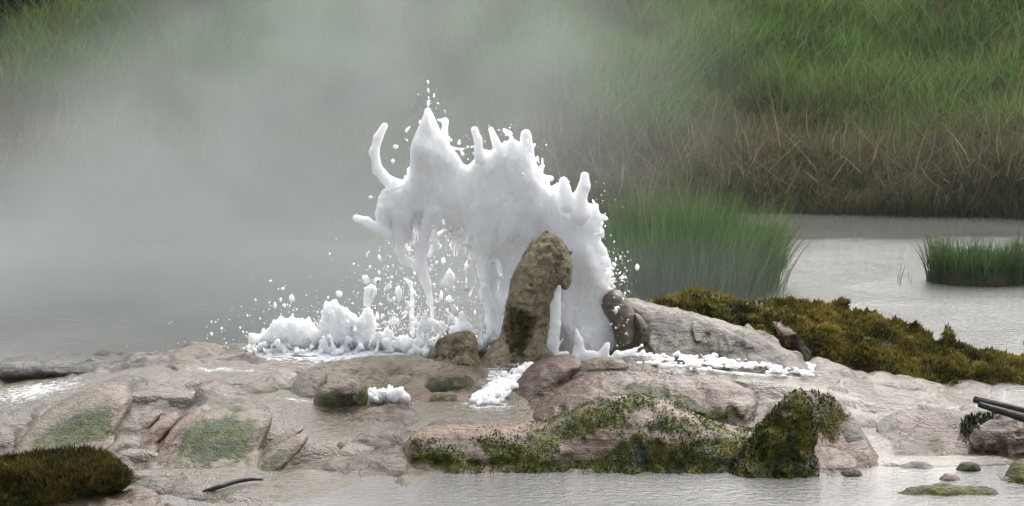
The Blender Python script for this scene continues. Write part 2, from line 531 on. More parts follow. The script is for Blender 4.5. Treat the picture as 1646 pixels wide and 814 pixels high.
# ------------------------------------------------------------------ rocks
def rock(name, label, outline, Y0, z0=.0, lean=.3, T=.15, R=None, h=.009, mat=None, algae=(), bare=(), rib=None, n_amp=.02, n_f=9, rimw=0.0, smooth_it=2, foot=.3, fine=(32, .004), alg0=0.0, cat='rock', group=None, seed=0, back=1.0, rimcol=True, sharp=0.0):
    """a solid grown out of a front outline (photo pixels on a leaning plane) with rounded depth T and broken relief"""
    P = np.array([on_lean(px, py, Y0, z0, lean) for px, py in chaikin(outline, smooth_it)])
    pad = 4 * h + n_amp * 1.5
    x0, z0_ = P.min(0) - pad; x1, z1 = P.max(0) + pad
    zlow = P[:, 1].min() + foot * (P[:, 1].max() - P[:, 1].min())
    if foot: z0_ -= .08; x0 -= .1; x1 += .1
    R = R or T
    gx = np.arange(x0, x1 + h, h); gz = np.arange(z0_, z1 + h, h); gy = np.arange(-T - pad - (.06 if foot else 0), T * back + pad + h + (.06 if foot else 0), h)
    XX, ZZ = np.meshgrid(gx, gz, indexing='ij')
    if foot:
        drop = np.clip(zlow - ZZ, 0, None)
        s2 = poly_sdf(P, XX, np.maximum(ZZ, zlow)) - .55 * drop
    else:
        drop = 0 * ZZ; s2 = poly_sdf(P, XX, ZZ)
    ins = np.clip(-s2 / R, 0, 1)
    hh = T * np.sqrt(np.clip(1 - (1 - ins) ** 2, 0, 1)) + .5 * np.minimum(drop, .1) * np.clip(ins * 4, 0, 1)
    A = XX[:, None, :]; C = ZZ[:, None, :]; B = gy[None, :, None]
    f = np.where(B < 0, np.abs(B) - hh[:, None, :], np.abs(B) - hh[:, None, :] * back) + np.clip(s2, 0, None)[:, None, :]
    f = f / 1.2
    A, B, C = np.broadcast_arrays(A, B, C)
    band = np.abs(f) < n_amp * 1.6 + 2.5 * h
    a, b, c = A[band], B[band], C[band]
    d = n_amp * fbm(a * n_f, b * n_f, c * n_f, 4, 40 + seed)
    if fine: d = d + fine[1] * fbm(a * fine[0], b * fine[0], c * fine[0], 2, 55 + seed)
    if sharp:
        r = np.abs(fbm(a * n_f * 1.4, b * n_f * 1.4, c * n_f * 1.4, 3, 70 + seed))
        d = d + sharp * (r - .35)
    if rib:
        ang, fr, am = rib
        u = a * math.cos(ang) + c * math.sin(ang) + .25 / fr * fbm(a * 6, b * 6, c * 6, 2, 90 + seed) * 2
        d = d + am * np.sin(u * fr * 2 * math.pi) * (0.6 + .4 * fbm(a * 5, b * 5, c * 5, 2, 95))
    f = f.copy(); f[band] += d
    V, F = surface_nets(f, (x0, gy[0], z0_), h)
    vx, vy, vz = V.T
    s = poly_sdf(P, vx, np.maximum(vz, zlow) if foot else vz)
    rimv = np.clip(1 - np.abs(-s - rimw * .35) / (rimw * .65), 0, 1) if rimw else np.zeros(len(V))
    al = np.full(len(V), float(alg0))
    for pl in algae:
        k = 1.0
        if isinstance(pl, tuple) and np.isscalar(pl[0]): k, pl = pl
        Q = np.array([on_lean(px, py, Y0, z0, lean) for px, py in pl])
        al = np.maximum(al, k * np.clip(.5 - (poly_sdf(Q, vx, vz) + .03 * fbm(vx * 9, vy * 9, vz * 9, 3, 88)) / .08, 0, 1))
    for pl in bare:
        Q = np.array([on_lean(px, py, Y0, z0, lean) for px, py in pl])
        m = np.clip(.5 - poly_sdf(Q, vx, vz) / .03, 0, 1)
        al = al * (1 - m)
    W_ = np.stack([vx, vy + Y0 + lean * (vz - z0), vz], 1)
    o = mesh_np(name, W_, F, mat, attrs={'algae': al, 'rim': rimv})
    if label: tag(o, label, cat, group)
    return o


def footY(py, z): return float(at_z(823, py, z)[1])


# the spire the fountain hides behind
spire = rock('rock_spire', 'tall brown crusted rock spire leaning into the erupting white water', [(804, 600), (805, 555), (808, 520), (815, 490), (818, 465), (822, 445), (832, 425), (845, 405), (858, 388), (872, 377), (885, 374), (897, 379), (908, 392), (916, 408), (920, 425), (921, 445), (917, 462), (908, 468), (899, 458), (890, 465), (888, 480), (886, 500), (882, 520), (884, 540), (880, 560), (872, 600)],
             13.3, .3, .05, .13, .1, .007, M_SPIRE, algae=[(.6, [(805, 560), (815, 480), (860, 500), (850, 575)])], n_amp=.022, n_f=11, sharp=.012, fine=(38, .011), seed=1)
ROCKS = [
    ('boulder', 'smooth tan boulder right beside the falling water, behind the spray', [(966, 482), (975, 470), (988, 464), (1000, 470), (1010, 484), (1020, 500), (1026, 530), (1028, 590), (995, 590), (990, 545), (980, 518), (970, 502)], dict(Y0=13.5, z0=.3, lean=.1, T=.1, mat=M_BROWN, n_amp=.012, n_f=7)),
    ('boulder', 'low rounded tan hump leaning against the smooth tan boulder', [(1015, 500), (1030, 506), (1041, 524), (1047, 548), (1046, 590), (1012, 590)], dict(Y0=13.48, z0=.3, lean=.1, T=.08, mat=M_GREY, n_amp=.01, n_f=7)),
    ('sinter_slope', 'broad grey wet mineral slope running down from the tan boulder', [(995, 484), (1012, 477), (1050, 489), (1100, 499), (1160, 514), (1205, 530), (1240, 550), (1300, 580), (1320, 604), (1180, 608), (990, 604)], dict(Y0=13.42, z0=.27, lean=1.7, T=.12, R=.07, mat=M_GREY, n_amp=.03, n_f=7, sharp=.03, rimw=.03, rib=(.9, 9, .008))),
    ('boulder', 'knobbly dark brown rock ringed by splashes left of the spire', [(702, 562), (712, 545), (730, 533), (755, 531), (770, 545), (770, 590), (712, 590)], dict(Y0=13.15, z0=.3, lean=.2, T=.1, h=.007, mat=M_SPIRE, n_amp=.025, n_f=16, alg0=.3)),
    ('boulder', 'small brown wedge of rock wedged against the foot of the spire', [(762, 600), (775, 575), (792, 556), (808, 545), (822, 560), (822, 605)], dict(Y0=13.15, z0=.3, lean=.3, T=.09, h=.007, mat=M_SPIRE, n_amp=.016, n_f=12)),
    ('slick_mound', 'wide slick brown mineral mound under the splashing foam', [(440, 640), (470, 605), (520, 585), (580, 574), (640, 571), (700, 580), (760, 592), (800, 605), (790, 650), (600, 665), (450, 660)], dict(Y0=12.75, z0=.2, lean=1.8, T=.14, R=.2, mat=M_BROWN, n_amp=.018, n_f=5, algae=[(.5, [(560, 580), (700, 585), (690, 610), (560, 605)])])),
    ('draped_rib', 'cream draped rib at the end of the slick brown mound', [(452, 648), (468, 618), (488, 600), (515, 594), (530, 602), (518, 630), (505, 655), (460, 660)], dict(Y0=12.55, z0=.19, lean=.9, T=.08, mat=M_CREAM, n_amp=.01, rib=(.5, 22, .005))),
    ('cup_rock', 'rounded cream rock with a green cup-shaped hollow standing in foam', [(502, 650), (508, 628), (528, 613), (560, 606), (582, 612), (593, 632), (590, 655), (560, 668), (515, 666)], dict(Y0=12.4, z0=.17, lean=.35, T=.1, h=.007, mat=M_CREAM, n_amp=.016, n_f=10, rimw=.06, algae=[[(512, 645), (525, 628), (552, 620), (556, 640), (535, 655)], [(578, 620), (592, 632), (588, 650), (576, 650)]])),
    ('moss_lobe', 'pink rounded rock capped with dark green algae, upper of a pair', [(655, 648), (664, 620), (684, 608), (720, 602), (752, 603), (768, 616), (772, 650)], dict(Y0=12.72, z0=.18, lean=.5, T=.1, h=.008, mat=M_PINK, n_amp=.012, algae=[[(685, 632), (692, 610), (750, 604), (768, 618), (766, 636)]])),
    ('moss_lobe', 'low pink-rimmed rock with green hollow, lower of a pair', [(645, 660), (660, 640), (700, 631), (742, 631), (768, 642), (772, 660), (740, 668), (660, 668)], dict(Y0=12.55, z0=.16, lean=.4, T=.1, h=.008, mat=M_PINK, n_amp=.01, rimw=.05, algae=[[(690, 654), (694, 638), (735, 634), (738, 654)]])),
    ('ribbed_boulder', 'pink boulder with curved flutes beside the white cascade', [(812, 650), (820, 624), (838, 600), (862, 580), (892, 570), (922, 571), (938, 582), (932, 596), (912, 612), (895, 640), (868, 660), (818, 658)], dict(Y0=12.6, z0=.16, lean=1.2, T=.13, mat=M_PINK, n_amp=.014, rib=(.75, 12, .007), algae=[(.7, [(812, 655), (818, 635), (835, 650)])])),
    ('flat_stone', 'flat dark brown stone lying on the crest behind the pink boulder', [(926, 592), (945, 577), (972, 573), (1000, 577), (1012, 590), (1000, 604), (930, 604)], dict(Y0=12.95, z0=.29, lean=.6, T=.07, mat=M_BROWN, n_amp=.008, h=.007)),
    ('ledge_rock', 'long pink ledge streaked with dark teal algae behind the mossy rock', [(855, 665), (885, 640), (915, 620), (960, 606), (1010, 603), (1090, 607), (1150, 604), (1195, 620), (1220, 645), (1205, 700), (1100, 705), (940, 700), (860, 680)], dict(Y0=12.25, z0=.12, lean=1.5, T=.22, R=.2, mat=M_PINK, n_amp=.03, n_f=8, sharp=.03, rib=(1.4, 10, .006),
        algae=[[(985, 640), (1050, 612), (1100, 618), (1140, 645), (1195, 650), (1190, 670), (1100, 672), (1020, 660)], [(930, 650), (990, 622), (1030, 618), (1000, 640), (950, 660)]], bare=[[(1080, 612), (1150, 608), (1200, 625), (1180, 640), (1120, 640)]])),
    ('fold_rock', 'narrow pink fold of rock between boulder and mossy ledge', [(850, 662), (880, 632), (912, 610), (950, 600), (975, 606), (940, 622), (905, 645), (880, 668)], dict(Y0=12.45, z0=.16, lean=1.0, T=.07, mat=M_PINK, n_amp=.012, rib=(.8, 14, .006), h=.008)),
    ('fan_rock', 'broad fan-shaped rock face, green inside a pale pink rim', [(35, 716), (42, 692), (72, 662), (108, 640), (150, 621), (185, 613), (207, 620), (214, 640), (203, 670), (183, 706), (150, 722), (95, 728)], dict(Y0=11.86, z0=.1, lean=.9, T=.12, R=.09, mat=M_CREAM, n_amp=.009, rimw=.07, rib=(-.9, 26, .005), algae=[[(62, 712), (90, 682), (140, 652), (188, 648), (184, 685), (152, 712)]])),
    ('rib_rock', 'thin pale rib right next to the fan-shaped rock', [(182, 722), (195, 698), (228, 670), (256, 656), (266, 662), (240, 688), (212, 722)], dict(Y0=11.85, z0=.09, lean=.7, T=.06, h=.007, mat=M_CREAM, n_amp=.008, rimw=.03, n_f=12)),
    ('rib_rock', 'middle pink rib of the fluted row beside the green slab', [(208, 730), (228, 702), (262, 668), (286, 662), (288, 678), (256, 710), (232, 736)], dict(Y0=11.75, z0=.08, lean=.7, T=.06, h=.007, mat=M_PINK, n_amp=.008, rimw=.03, n_f=12)),
    ('rib_rock', 'curved pink rib touching the edge of the green slab', [(252, 740), (262, 708), (288, 676), (316, 658), (328, 664), (312, 692), (300, 722), (288, 745)], dict(Y0=11.68, z0=.07, lean=.7, T=.07, h=.007, mat=M_PINK, n_amp=.008, rimw=.03, n_f=10, algae=[(.7, [(285, 735), (300, 705), (318, 690), (300, 740)])])),
    ('slab_rock', 'square mossy green fluted slab framed by a pink edge', [(268, 745), (285, 706), (308, 672), (332, 657), (380, 653), (426, 660), (440, 672), (428, 702), (410, 742), (340, 750)], dict(Y0=11.66, z0=.07, lean=.8, T=.1, R=.07, mat=M_CREAM, n_amp=.012, rimw=.05, rib=(-.5, 18, .007), algae=[[(288, 735), (305, 695), (330, 664), (380, 659), (418, 665), (405, 730), (350, 738)]])),
    ('low_rock', 'small green-sided rock at the foot of the pink fluted ribs', [(246, 775), (262, 750), (290, 735), (312, 738), (316, 755), (302, 775)], dict(Y0=11.45, z0=.03, lean=.6, T=.08, h=.007, mat=M_CREAM, n_amp=.012, rimw=.03, alg0=.45)),
    ('low_rock', 'low round rock with olive algae crown under the green slab', [(302, 775), (318, 750), (350, 737), (382, 743), (402, 765), (398, 778)], dict(Y0=11.45, z0=.03, lean=.6, T=.08, h=.007, mat=M_CREAM, n_amp=.012, rimw=.03, algae=[[(325, 765), (335, 745), (375, 745), (385, 766)]])),
    ('finger_rock', 'long green-streaked finger of rock with a pale edge, the larger of two', [(398, 775), (412, 745), (445, 715), (484, 695), (498, 702), (482, 726), (445, 760), (420, 782)], dict(Y0=11.5, z0=.04, lean=.7, T=.07, h=.007, mat=M_CREAM, n_amp=.01, rimw=.04, algae=[[(408, 765), (430, 735), (470, 712), (460, 730), (425, 765)]])),
    ('finger_rock', 'slim pale finger of rock lying behind the larger one', [(398, 748), (412, 728), (445, 700), (478, 684), (494, 686), (472, 706), (432, 735)], dict(Y0=11.75, z0=.07, lean=.7, T=.05, h=.007, mat=M_CREAM, n_amp=.008, rimw=.03)),
    ('bottom_slab', 'pale pink rounded slab emerging beside the dark moss mound', [(40, 840), (62, 803), (95, 789), (140, 787), (200, 790), (235, 785), (262, 800), (250, 842)], dict(Y0=10.95, z0=.02, lean=.9, T=.12, mat=M_PINK, n_amp=.015, rib=(.4, 9, .006))),
    ('low_rock', 'pair-topped tan rock beside the tip of the dark moss mound', [(188, 800), (215, 778), (245, 762), (275, 768), (305, 762), (332, 780), (320, 802)], dict(Y0=11.2, z0=.02, lean=.8, T=.08, h=.008, mat=M_CREAM, n_amp=.016, n_f=12, alg0=.25)),
    ('low_rock', 'smooth pinkish shelf rising behind the dark moss mound', [(75, 750), (92, 725), (125, 712), (172, 711), (210, 722), (215, 745)], dict(Y0=11.6, z0=.06, lean=.8, T=.09, h=.008, mat=M_PINK, n_amp=.012, alg0=.2)),
    ('low_rock', 'rounded pink knob in the steaming pool left of the fan', [(-40, 730), (-30, 695), (5, 684), (24, 698), (28, 728)], dict(Y0=11.85, z0=.08, lean=.4, T=.09, h=.008, mat=M_CREAM, n_amp=.012)),
    ('low_rock', 'pale humps of crust beside the small rapids, above the green slab', [(255, 655), (285, 632), (320, 618), (365, 614), (402, 622), (440, 640), (440, 662), (270, 664)], dict(Y0=12.6, z0=.2, lean=.9, T=.1, h=.008, mat=M_CREAM, n_amp=.014, algae=[(.5, [(330, 640), (345, 620), (390, 625), (390, 645)])])),
    ('low_rock', 'cream crest of crust rising above the fan-shaped rock', [(130, 650), (160, 615), (200, 603), (240, 606), (265, 625), (262, 650)], dict(Y0=12.5, z0=.2, lean=1.2, T=.09, h=.008, mat=M_CREAM, n_amp=.012)),
    ('crust_ledge', 'low pale rim of crust edging the front pool beside the long mossy rock', [(460, 770), (520, 754), (600, 747), (655, 748), (652, 762), (520, 776)], dict(Y0=11.7, z0=.0, lean=1.5, T=.05, h=.007, mat=M_CREAM, n_amp=.012, n_f=12)),
    ('crust_fold', 'pale folded crest of crust upstream of the pale humps', [(248, 630), (290, 607), (335, 600), (356, 610), (330, 628), (290, 640)], dict(Y0=12.85, z0=.24, lean=1.2, T=.08, h=.008, mat=M_CREAM, n_amp=.014, rib=(.4, 14, .005))),
    ('bottom_slab', 'pale grey slab of crust beyond the curved dark stick', [(290, 835), (335, 802), (395, 793), (465, 796), (490, 812), (440, 840)], dict(Y0=11.0, z0=-.01, lean=.9, T=.1, h=.008, mat=M_CREAM, n_amp=.014, rib=(.3, 10, .005))),
    ('crust_fold', 'brown fold of crust running under the drips beside the cup rock', [(590, 640), (605, 615), (640, 600), (668, 604), (655, 625), (625, 650)], dict(Y0=12.7, z0=.2, lean=1.2, T=.07, h=.008, mat=M_BROWN, n_amp=.014)),
    ('low_rock', 'flat wet grey stone in the channel beside the grey-pink shelf', [(1405, 690), (1425, 668), (1465, 658), (1475, 668), (1450, 690), (1420, 705)], dict(Y0=12.2, z0=.07, lean=1.5, T=.06, h=.007, mat=M_GREY, n_amp=.012)),
    ('pebble', 'low pale stone awash between the grey-pink shelf and the pool', [(1432, 764), (1448, 745), (1482, 740), (1505, 750), (1496, 768)], dict(Y0=11.68, z0=.0, lean=.9, T=.06, h=.006, mat=M_CREAM, n_amp=.012)),
    ('dark_ledge', 'flat dark ledge at the edge of the steaming pool', [(-60, 620), (-60, 582), (60, 582), (150, 583), (205, 586), (205, 600), (170, 612), (100, 606), (30, 610)], dict(Y0=13.3, z0=.15, lean=.3, T=.12, R=.05, mat=M_DARK, n_amp=.012, smooth_it=1)),
    ('shelf_rock', 'flat grey-pink shelf of crust between the mossy rock and driftwood', [(1395, 712), (1420, 680), (1460, 660), (1530, 655), (1590, 668), (1590, 705), (1555, 725), (1480, 730), (1420, 725)], dict(Y0=12.15, z0=.05, lean=2.6, T=.05, R=.06, mat=M_PINK, n_amp=.012, n_f=7, algae=[(.6, [(1490, 722), (1500, 708), (1530, 712), (1535, 724)])])),
    ('cracked_rock', 'cracked grey and pink rock under the driftwood', [(1555, 715), (1570, 690), (1600, 672), (1640, 668), (1690, 672), (1690, 750), (1620, 745), (1570, 725)], dict(Y0=12.0, z0=.06, lean=.7, T=.13, h=.008, mat=M_PINK, n_amp=.025, n_f=10, sharp=.03, algae=[(.6, [(1580, 715), (1605, 690), (1620, 700), (1600, 730)])])),
    ('ring_rock', 'round wet grey rock in the channel beside the mossy rock', [(1340, 712), (1352, 690), (1372, 686), (1388, 702), (1393, 722), (1375, 734), (1350, 728)], dict(Y0=11.85, z0=.05, lean=1.0, T=.06, h=.007, mat=M_GREY, n_amp=.01, alg0=.3)),
    ('low_rock', 'low pinkish rock at the waterline below the dark moss peak', [(1288, 765), (1295, 735), (1320, 718), (1350, 722), (1378, 738), (1380, 755), (1350, 766)], dict(Y0=11.6, z0=.01, lean=1.0, T=.09, h=.008, mat=M_PINK, n_amp=.014)),
    ('pebble', 'small olive stone in the shallows beside the grey-pink shelf', [(1532, 762), (1542, 745), (1560, 741), (1577, 749), (1576, 764)], dict(Y0=11.62, z0=.0, lean=.5, T=.05, h=.006, mat=M_GREY, n_amp=.008, alg0=.7)),
    ('pebble', 'small pinkish stone near the olive stone in the shallows', [(1506, 784), (1512, 766), (1528, 759), (1545, 768), (1544, 786)], dict(Y0=11.4, z0=.0, lean=.5, T=.05, h=.006, mat=M_PINK, n_amp=.008)),
    ('pebble', 'tiny mossy stone off the tip of the low pinkish rock', [(1348, 774), (1358, 755), (1380, 753), (1392, 772)], dict(Y0=11.5, z0=.0, lean=.5, T=.04, h=.006, mat=M_GREY, n_amp=.008, alg0=.8)),
    ('flat_stone', 'long flat dark green stone awash in the shallows', [(1430, 806), (1460, 784), (1500, 778), (1560, 780), (1608, 790), (1604, 818), (1480, 822)], dict(Y0=11.1, z0=.0, lean=1.0, T=.05, h=.008, mat=M_MOSSROCK, n_amp=.016, alg0=.75)),
    ('edge_rock', 'dark mossy rock at the water edge below the cracked rock', [(1602, 800), (1612, 772), (1628, 742), (1650, 736), (1700, 740), (1700, 815), (1620, 812)], dict(Y0=11.4, z0=.0, lean=.7, T=.12, h=.008, mat=M_MOSSROCK, n_amp=.025, n_f=12, sharp=.015, alg0=.7)),
]
for i, (nm, lb, pl, kw) in enumerate(ROCKS):
    if kw['Y0'] < 12.7 and nm in ('fan_rock', 'rib_rock', 'slab_rock', 'low_rock', 'finger_rock', 'draped_rib', 'bottom_slab', 'fold_rock'):
        kw['lean'] = kw['lean'] * 1.3 + 1.0; kw['T'] *= 1.3
    rock(nm, lb, pl, seed=i * 7 + 3, **kw)


# ------------------------------------------------------------------ moss-covered rocks
def blades(B, H, Wd, D, bend, segs=3, side=None):
    """strips: base points B, heights H, widths Wd, unit-ish growth direction D, bend vector -> verts, quads"""
    n = len(B)
    if side is None:
        a = rng.uniform(0, 2 * math.pi, n); side = np.stack([np.cos(a), np.sin(a), 0 * a], 1)
    rows = []
    for k in range(segs + 1):
        t = k / segs
        c = B + D * (H * t)[:, None] + bend * (t * t * H)[:, None]
        wv = (Wd * (1 - .93 * t ** 1.5))[:, None] * side * .5
        rows.append(np.stack([c - wv, c + wv], 1))
    V = np.stack(rows, 1).reshape(-1, 3)
    per = 2 * (segs + 1)
    off = (np.arange(n) * per)[:, None, None]
    k = np.arange(segs)[None, :, None]
    F = (off + 2 * k + np.array([0, 1, 3, 2])[None, None, :]).reshape(-1, 4)
    return V, F, per


def sample_mesh(o, n, up_min=-.3):
    me = o.data
    nv = len(me.polygons)
    cen = np.empty(nv * 3, np.float32); me.polygons.foreach_get('center', cen); cen = cen.reshape(-1, 3)
    nor = np.empty(nv * 3, np.float32); me.polygons.foreach_get('normal', nor); nor = nor.reshape(-1, 3)
    ar = np.empty(nv, np.float32); me.polygons.foreach_get('area', ar)
    li = np.empty(nv, np.int32); me.polygons.foreach_get('loop_start', li)
    vi = np.empty(len(me.loops), np.int32); me.loops.foreach_get('vertex_index', vi)
    al = np.empty(len(me.vertices), np.float32); me.attributes['algae'].data.foreach_get('value', al)
    fa = al[vi[li]]
    wgt = ar * (nor[:, 2] > up_min) * (nor[:, 1] < .85) * np.clip(fa, 0, 1)
    i = rng.choice(nv, n, p=wgt / wgt.sum())
    return cen[i] + rng.normal(0, .004, (n, 3)), nor[i]


def moss_on(o, n, ln=(.012, .035), wd=.007, cols=((.045, .045, .013), (.24, .2, .038), (.42, .34, .075)), per=4, up=.8, dens_f=9, seed=0):
    p, nr = sample_mesh(o, n)
    cl = fbm(p[:, 0] * dens_f, p[:, 1] * dens_f, p[:, 2] * dens_f, 3, 300 + seed)
    keep = cl > -.75
    p, nr, cl = p[keep], nr[keep], cl[keep]
    P = np.repeat(p, per, 0); NN = np.repeat(nr, per, 0); C = np.repeat(cl, per)
    m = len(P)
    D = NN * (1 - up * .5) + np.array([0, 0, up]) + rng.normal(0, .38, (m, 3))
    D /= np.linalg.norm(D, axis=1)[:, None]
    H = rng.uniform(*ln, m) * np.clip(1 + .7 * C, .5, 2)
    V, F, k = blades(P - D * .004, H, np.full(m, wd) * rng.uniform(.7, 1.5, m), D, rng.normal(0, .25, (m, 3)), 2)
    pt = .42 + .55 * fbm(P[:, 0] * 7, P[:, 1] * 7, P[:, 2] * 7, 3, 320 + seed) + rng.normal(0, .16, m)
    pt = np.clip(pt, 0, 1)[:, None]
    c0, c1, c2 = (np.array(c) for c in cols)
    tint = np.where(pt < .5, c0 + (c1 - c0) * pt * 2, c1 + (c2 - c1) * (pt * 2 - 1))
    s = mesh_np('moss', V, F, M_MOSS, parent=o, smooth=False, cols={'tint': np.repeat(tint, k, 0)})
    s['kind'] = 'stuff'
    return s


mound = rock('moss_mound', 'large olive mossy mound at the river edge, right of the wet slope', [(1215, 525), (1222, 497), (1245, 486), (1275, 485), (1310, 494), (1345, 503), (1375, 508), (1400, 506), (1420, 518), (1450, 531), (1480, 543), (1500, 553), (1530, 556), (1555, 555), (1575, 563), (1600, 571), (1646, 575), (1700, 582), (1700, 596), (1600, 592), (1560, 598), (1500, 608), (1400, 613), (1330, 609), (1298, 600), (1285, 580), (1255, 552), (1228, 540)],
             14.25, 0, 1.3, .24, .2, .011, M_MOSSROCK, alg0=.9, bare=[[(1400, 540), (1420, 538), (1432, 546), (1415, 555)], [(1225, 500), (1240, 520), (1262, 545), (1290, 580), (1310, 585), (1300, 560), (1270, 520), (1245, 505)]], n_amp=.075, n_f=8, fine=(16, .035), cat='mossy rock')
moss_on(mound, 26000, (.01, .03), .013, seed=1, up=.45, dens_f=14)
strip = rock('moss_ridge', 'small mossy ridge on the skyline of the wet slope', [(1030, 492), (1068, 478), (1095, 475), (1115, 469), (1150, 471), (1168, 482), (1192, 485), (1228, 488), (1252, 505), (1250, 560), (1060, 540)],
             14.5, .2, .3, .15, .15, .011, M_MOSSROCK, alg0=.9, n_amp=.05, n_f=9, fine=(24, .014), cat='mossy rock')
moss_on(strip, 5000, (.01, .03), .013, seed=2, up=.45, dens_f=14)
lm = rock('moss_mound', 'dark brownish moss mound beside the pale pink slab', [(-60, 850), (-60, 745), (0, 742), (60, 734), (110, 729), (160, 734), (195, 748), (213, 772), (195, 792), (130, 806), (70, 822), (60, 850)],
          11.0, .02, .7, .2, .2, .01, M_MOSSROCK, alg0=1, n_amp=.03, n_f=7, cat='mossy rock')
moss_on(lm, 12000, (.012, .035), .007, cols=((.032, .03, .01), (.1, .085, .02), (.19, .15, .04)), seed=3)
m1 = rock('mossy_rock', 'long low pink rock covered in bright green moss along the front pool', [(648, 738), (652, 708), (668, 692), (700, 684), (790, 683), (870, 680), (915, 664), (955, 645), (1000, 635), (1050, 640), (1100, 655), (1140, 676), (1190, 690), (1240, 690), (1300, 740), (1300, 775), (1200, 778), (1000, 768), (800, 757), (655, 752)],
          11.75, 0, 1.0, .2, .16, .009, M_MOSSROCK, n_amp=.03, n_f=7, sharp=.02, rimw=.04, cat='mossy rock',
          algae=[[(668, 742), (670, 708), (700, 712), (775, 730), (775, 750)], [(770, 700), (860, 690), (930, 660), (1000, 634), (1060, 640), (1020, 665), (940, 690), (890, 725), (800, 740)], [(790, 742), (900, 735), (1000, 690), (1100, 700), (1200, 690), (1290, 740), (1280, 770), (1000, 765)], [(1000, 640), (1100, 655), (1180, 690), (1080, 690), (1020, 670)]],
          bare=[[(895, 700), (940, 692), (1000, 685), (985, 705), (960, 725), (905, 725)], [(1000, 655), (1040, 650), (1060, 668), (1010, 672)]])
moss_on(m1, 15000, (.002, .007), .009, up=.0, cols=((.05, .062, .02), (.12, .13, .024), (.24, .23, .04)), seed=4)
m2 = rock('moss_peak', 'dark blackish-green moss peak at the end of the mossy rock', [(1150, 780), (1178, 742), (1206, 704), (1236, 668), (1264, 638), (1283, 624), (1296, 633), (1309, 652), (1300, 676), (1316, 702), (1304, 726), (1322, 752), (1318, 780)],
          11.6, 0, .45, .13, .16, .008, M_MOSSROCK, alg0=.95, n_amp=.022, n_f=9, sharp=.035, cat='mossy rock')
moss_on(m2, 6000, (.004, .014), .008, up=.3, cols=((.018, .018, .009), (.06, .052, .012), (.17, .14, .022)), seed=5)
m3 = rock('moss_shoulder', 'reddish rock shoulder with olive moss behind the dark peak', [(1265, 705), (1275, 655), (1290, 630), (1315, 630), (1340, 642), (1368, 664), (1385, 690), (1370, 705)],
          11.9, .06, 1.5, .1, .1, .008, M_PINK, algae=[[(1300, 640), (1335, 642), (1362, 660), (1330, 690), (1305, 680)]], n_amp=.018, n_f=9, cat='mossy rock')
moss_on(m3, 900, (.004, .01), .007, up=.2, seed=6)
m4 = rock('dark_moss_rock', 'dark green mossy rock tucked beneath the driftwood tip', [(1542, 700), (1548, 678), (1570, 668), (1610, 664), (1660, 668), (1690, 672), (1690, 700), (1600, 705)],
          12.2, .08, .8, .09, .1, .008, M_MOSSROCK, alg0=.9, n_amp=.02, n_f=9, cat='mossy rock')
moss_on(m4, 2500, (.008, .022), .006, cols=((.012, .015, .008), (.03, .034, .012), (.05, .052, .015)), seed=7)


# ------------------------------------------------------------------ driftwood
def tube(path, rad, nseg=14, wob=.12, seed=0, sub=10):
    P = np.array(path, float); r = np.array(rad, float)
    t = np.linspace(0, len(P) - 1, (len(P) - 1) * sub + 1)
    c = np.stack([np.interp(t, np.arange(len(P)), P[:, k]) for k in range(3)], 1); rr = np.interp(t, np.arange(len(P)), r)
    for _ in range(3): c[1:-1] = (c[:-2] + 2 * c[1:-1] + c[2:]) / 4
    d = np.gradient(c, axis=0); d /= np.linalg.norm(d, axis=1)[:, None]
    u = np.cross(d, [0, 0, 1.]); u /= np.linalg.norm(u, axis=1)[:, None]; v = np.cross(d, u)
    a = np.linspace(0, 2 * math.pi, nseg, endpoint=False)
    ca, sa = np.cos(a)[None, :], np.sin(a)[None, :]
    k = 1 + wob * fbm(ca * 1.5 + 0 * t[:, None], sa * 1.5 + 0 * t[:, None], t[:, None] * .8 + 0 * ca, 3, 500 + seed)
    V = c[:, None, :] + (rr[:, None] * k)[..., None] * (u[:, None, :] * ca[..., None] + v[:, None, :] * sa[..., None])
    n = len(c)
    i = np.arange(n * nseg).reshape(n, nseg); j = np.roll(i, -1, 1)
    F = np.stack([i[:-1], j[:-1], j[1:], i[1:]], -1).reshape(-1, 4)
    V = V.reshape(-1, 3)
    caps = []
    for ring, cc, fl in ((i[0], c[0], 1), (i[-1], c[-1], 0)):
        b = len(V); V = np.vstack([V, cc[None, :]])
        rj = np.roll(ring, -1)
        q = np.stack([np.full(nseg, b), ring, rj, rj], 1) if not fl else np.stack([np.full(nseg, b), rj, ring, ring], 1)
        caps.append(q[::1])
    # caps as thin quads: merge neighbours two by two
    out = [F]
    for q, ring in zip(caps, (i[0], i[-1])):
        b = q[0, 0]
        out.append(np.stack([np.full(nseg // 2, b), ring[0::2], ring[1::2], np.roll(ring, -2)[0::2]], 1))
    return V, np.concatenate(out)


def wood_material():
    m, t, out = new_mat('weathered_wood'); g = N(t)
    p = g.pos(); n = g.noise(g.vscale(p, (6, 20, 60)), 3, 5, .6)
    s = g.bsdf(Base_Color=g.ramp(n, [(.35, (.012, .01, .009)), (.55, (.035, .03, .026)), (.75, (.11, .1, .09))]), Roughness=.6, Normal=g.bump(n, .7, .006))
    g.link(s.outputs[0], out.inputs[0]); return m


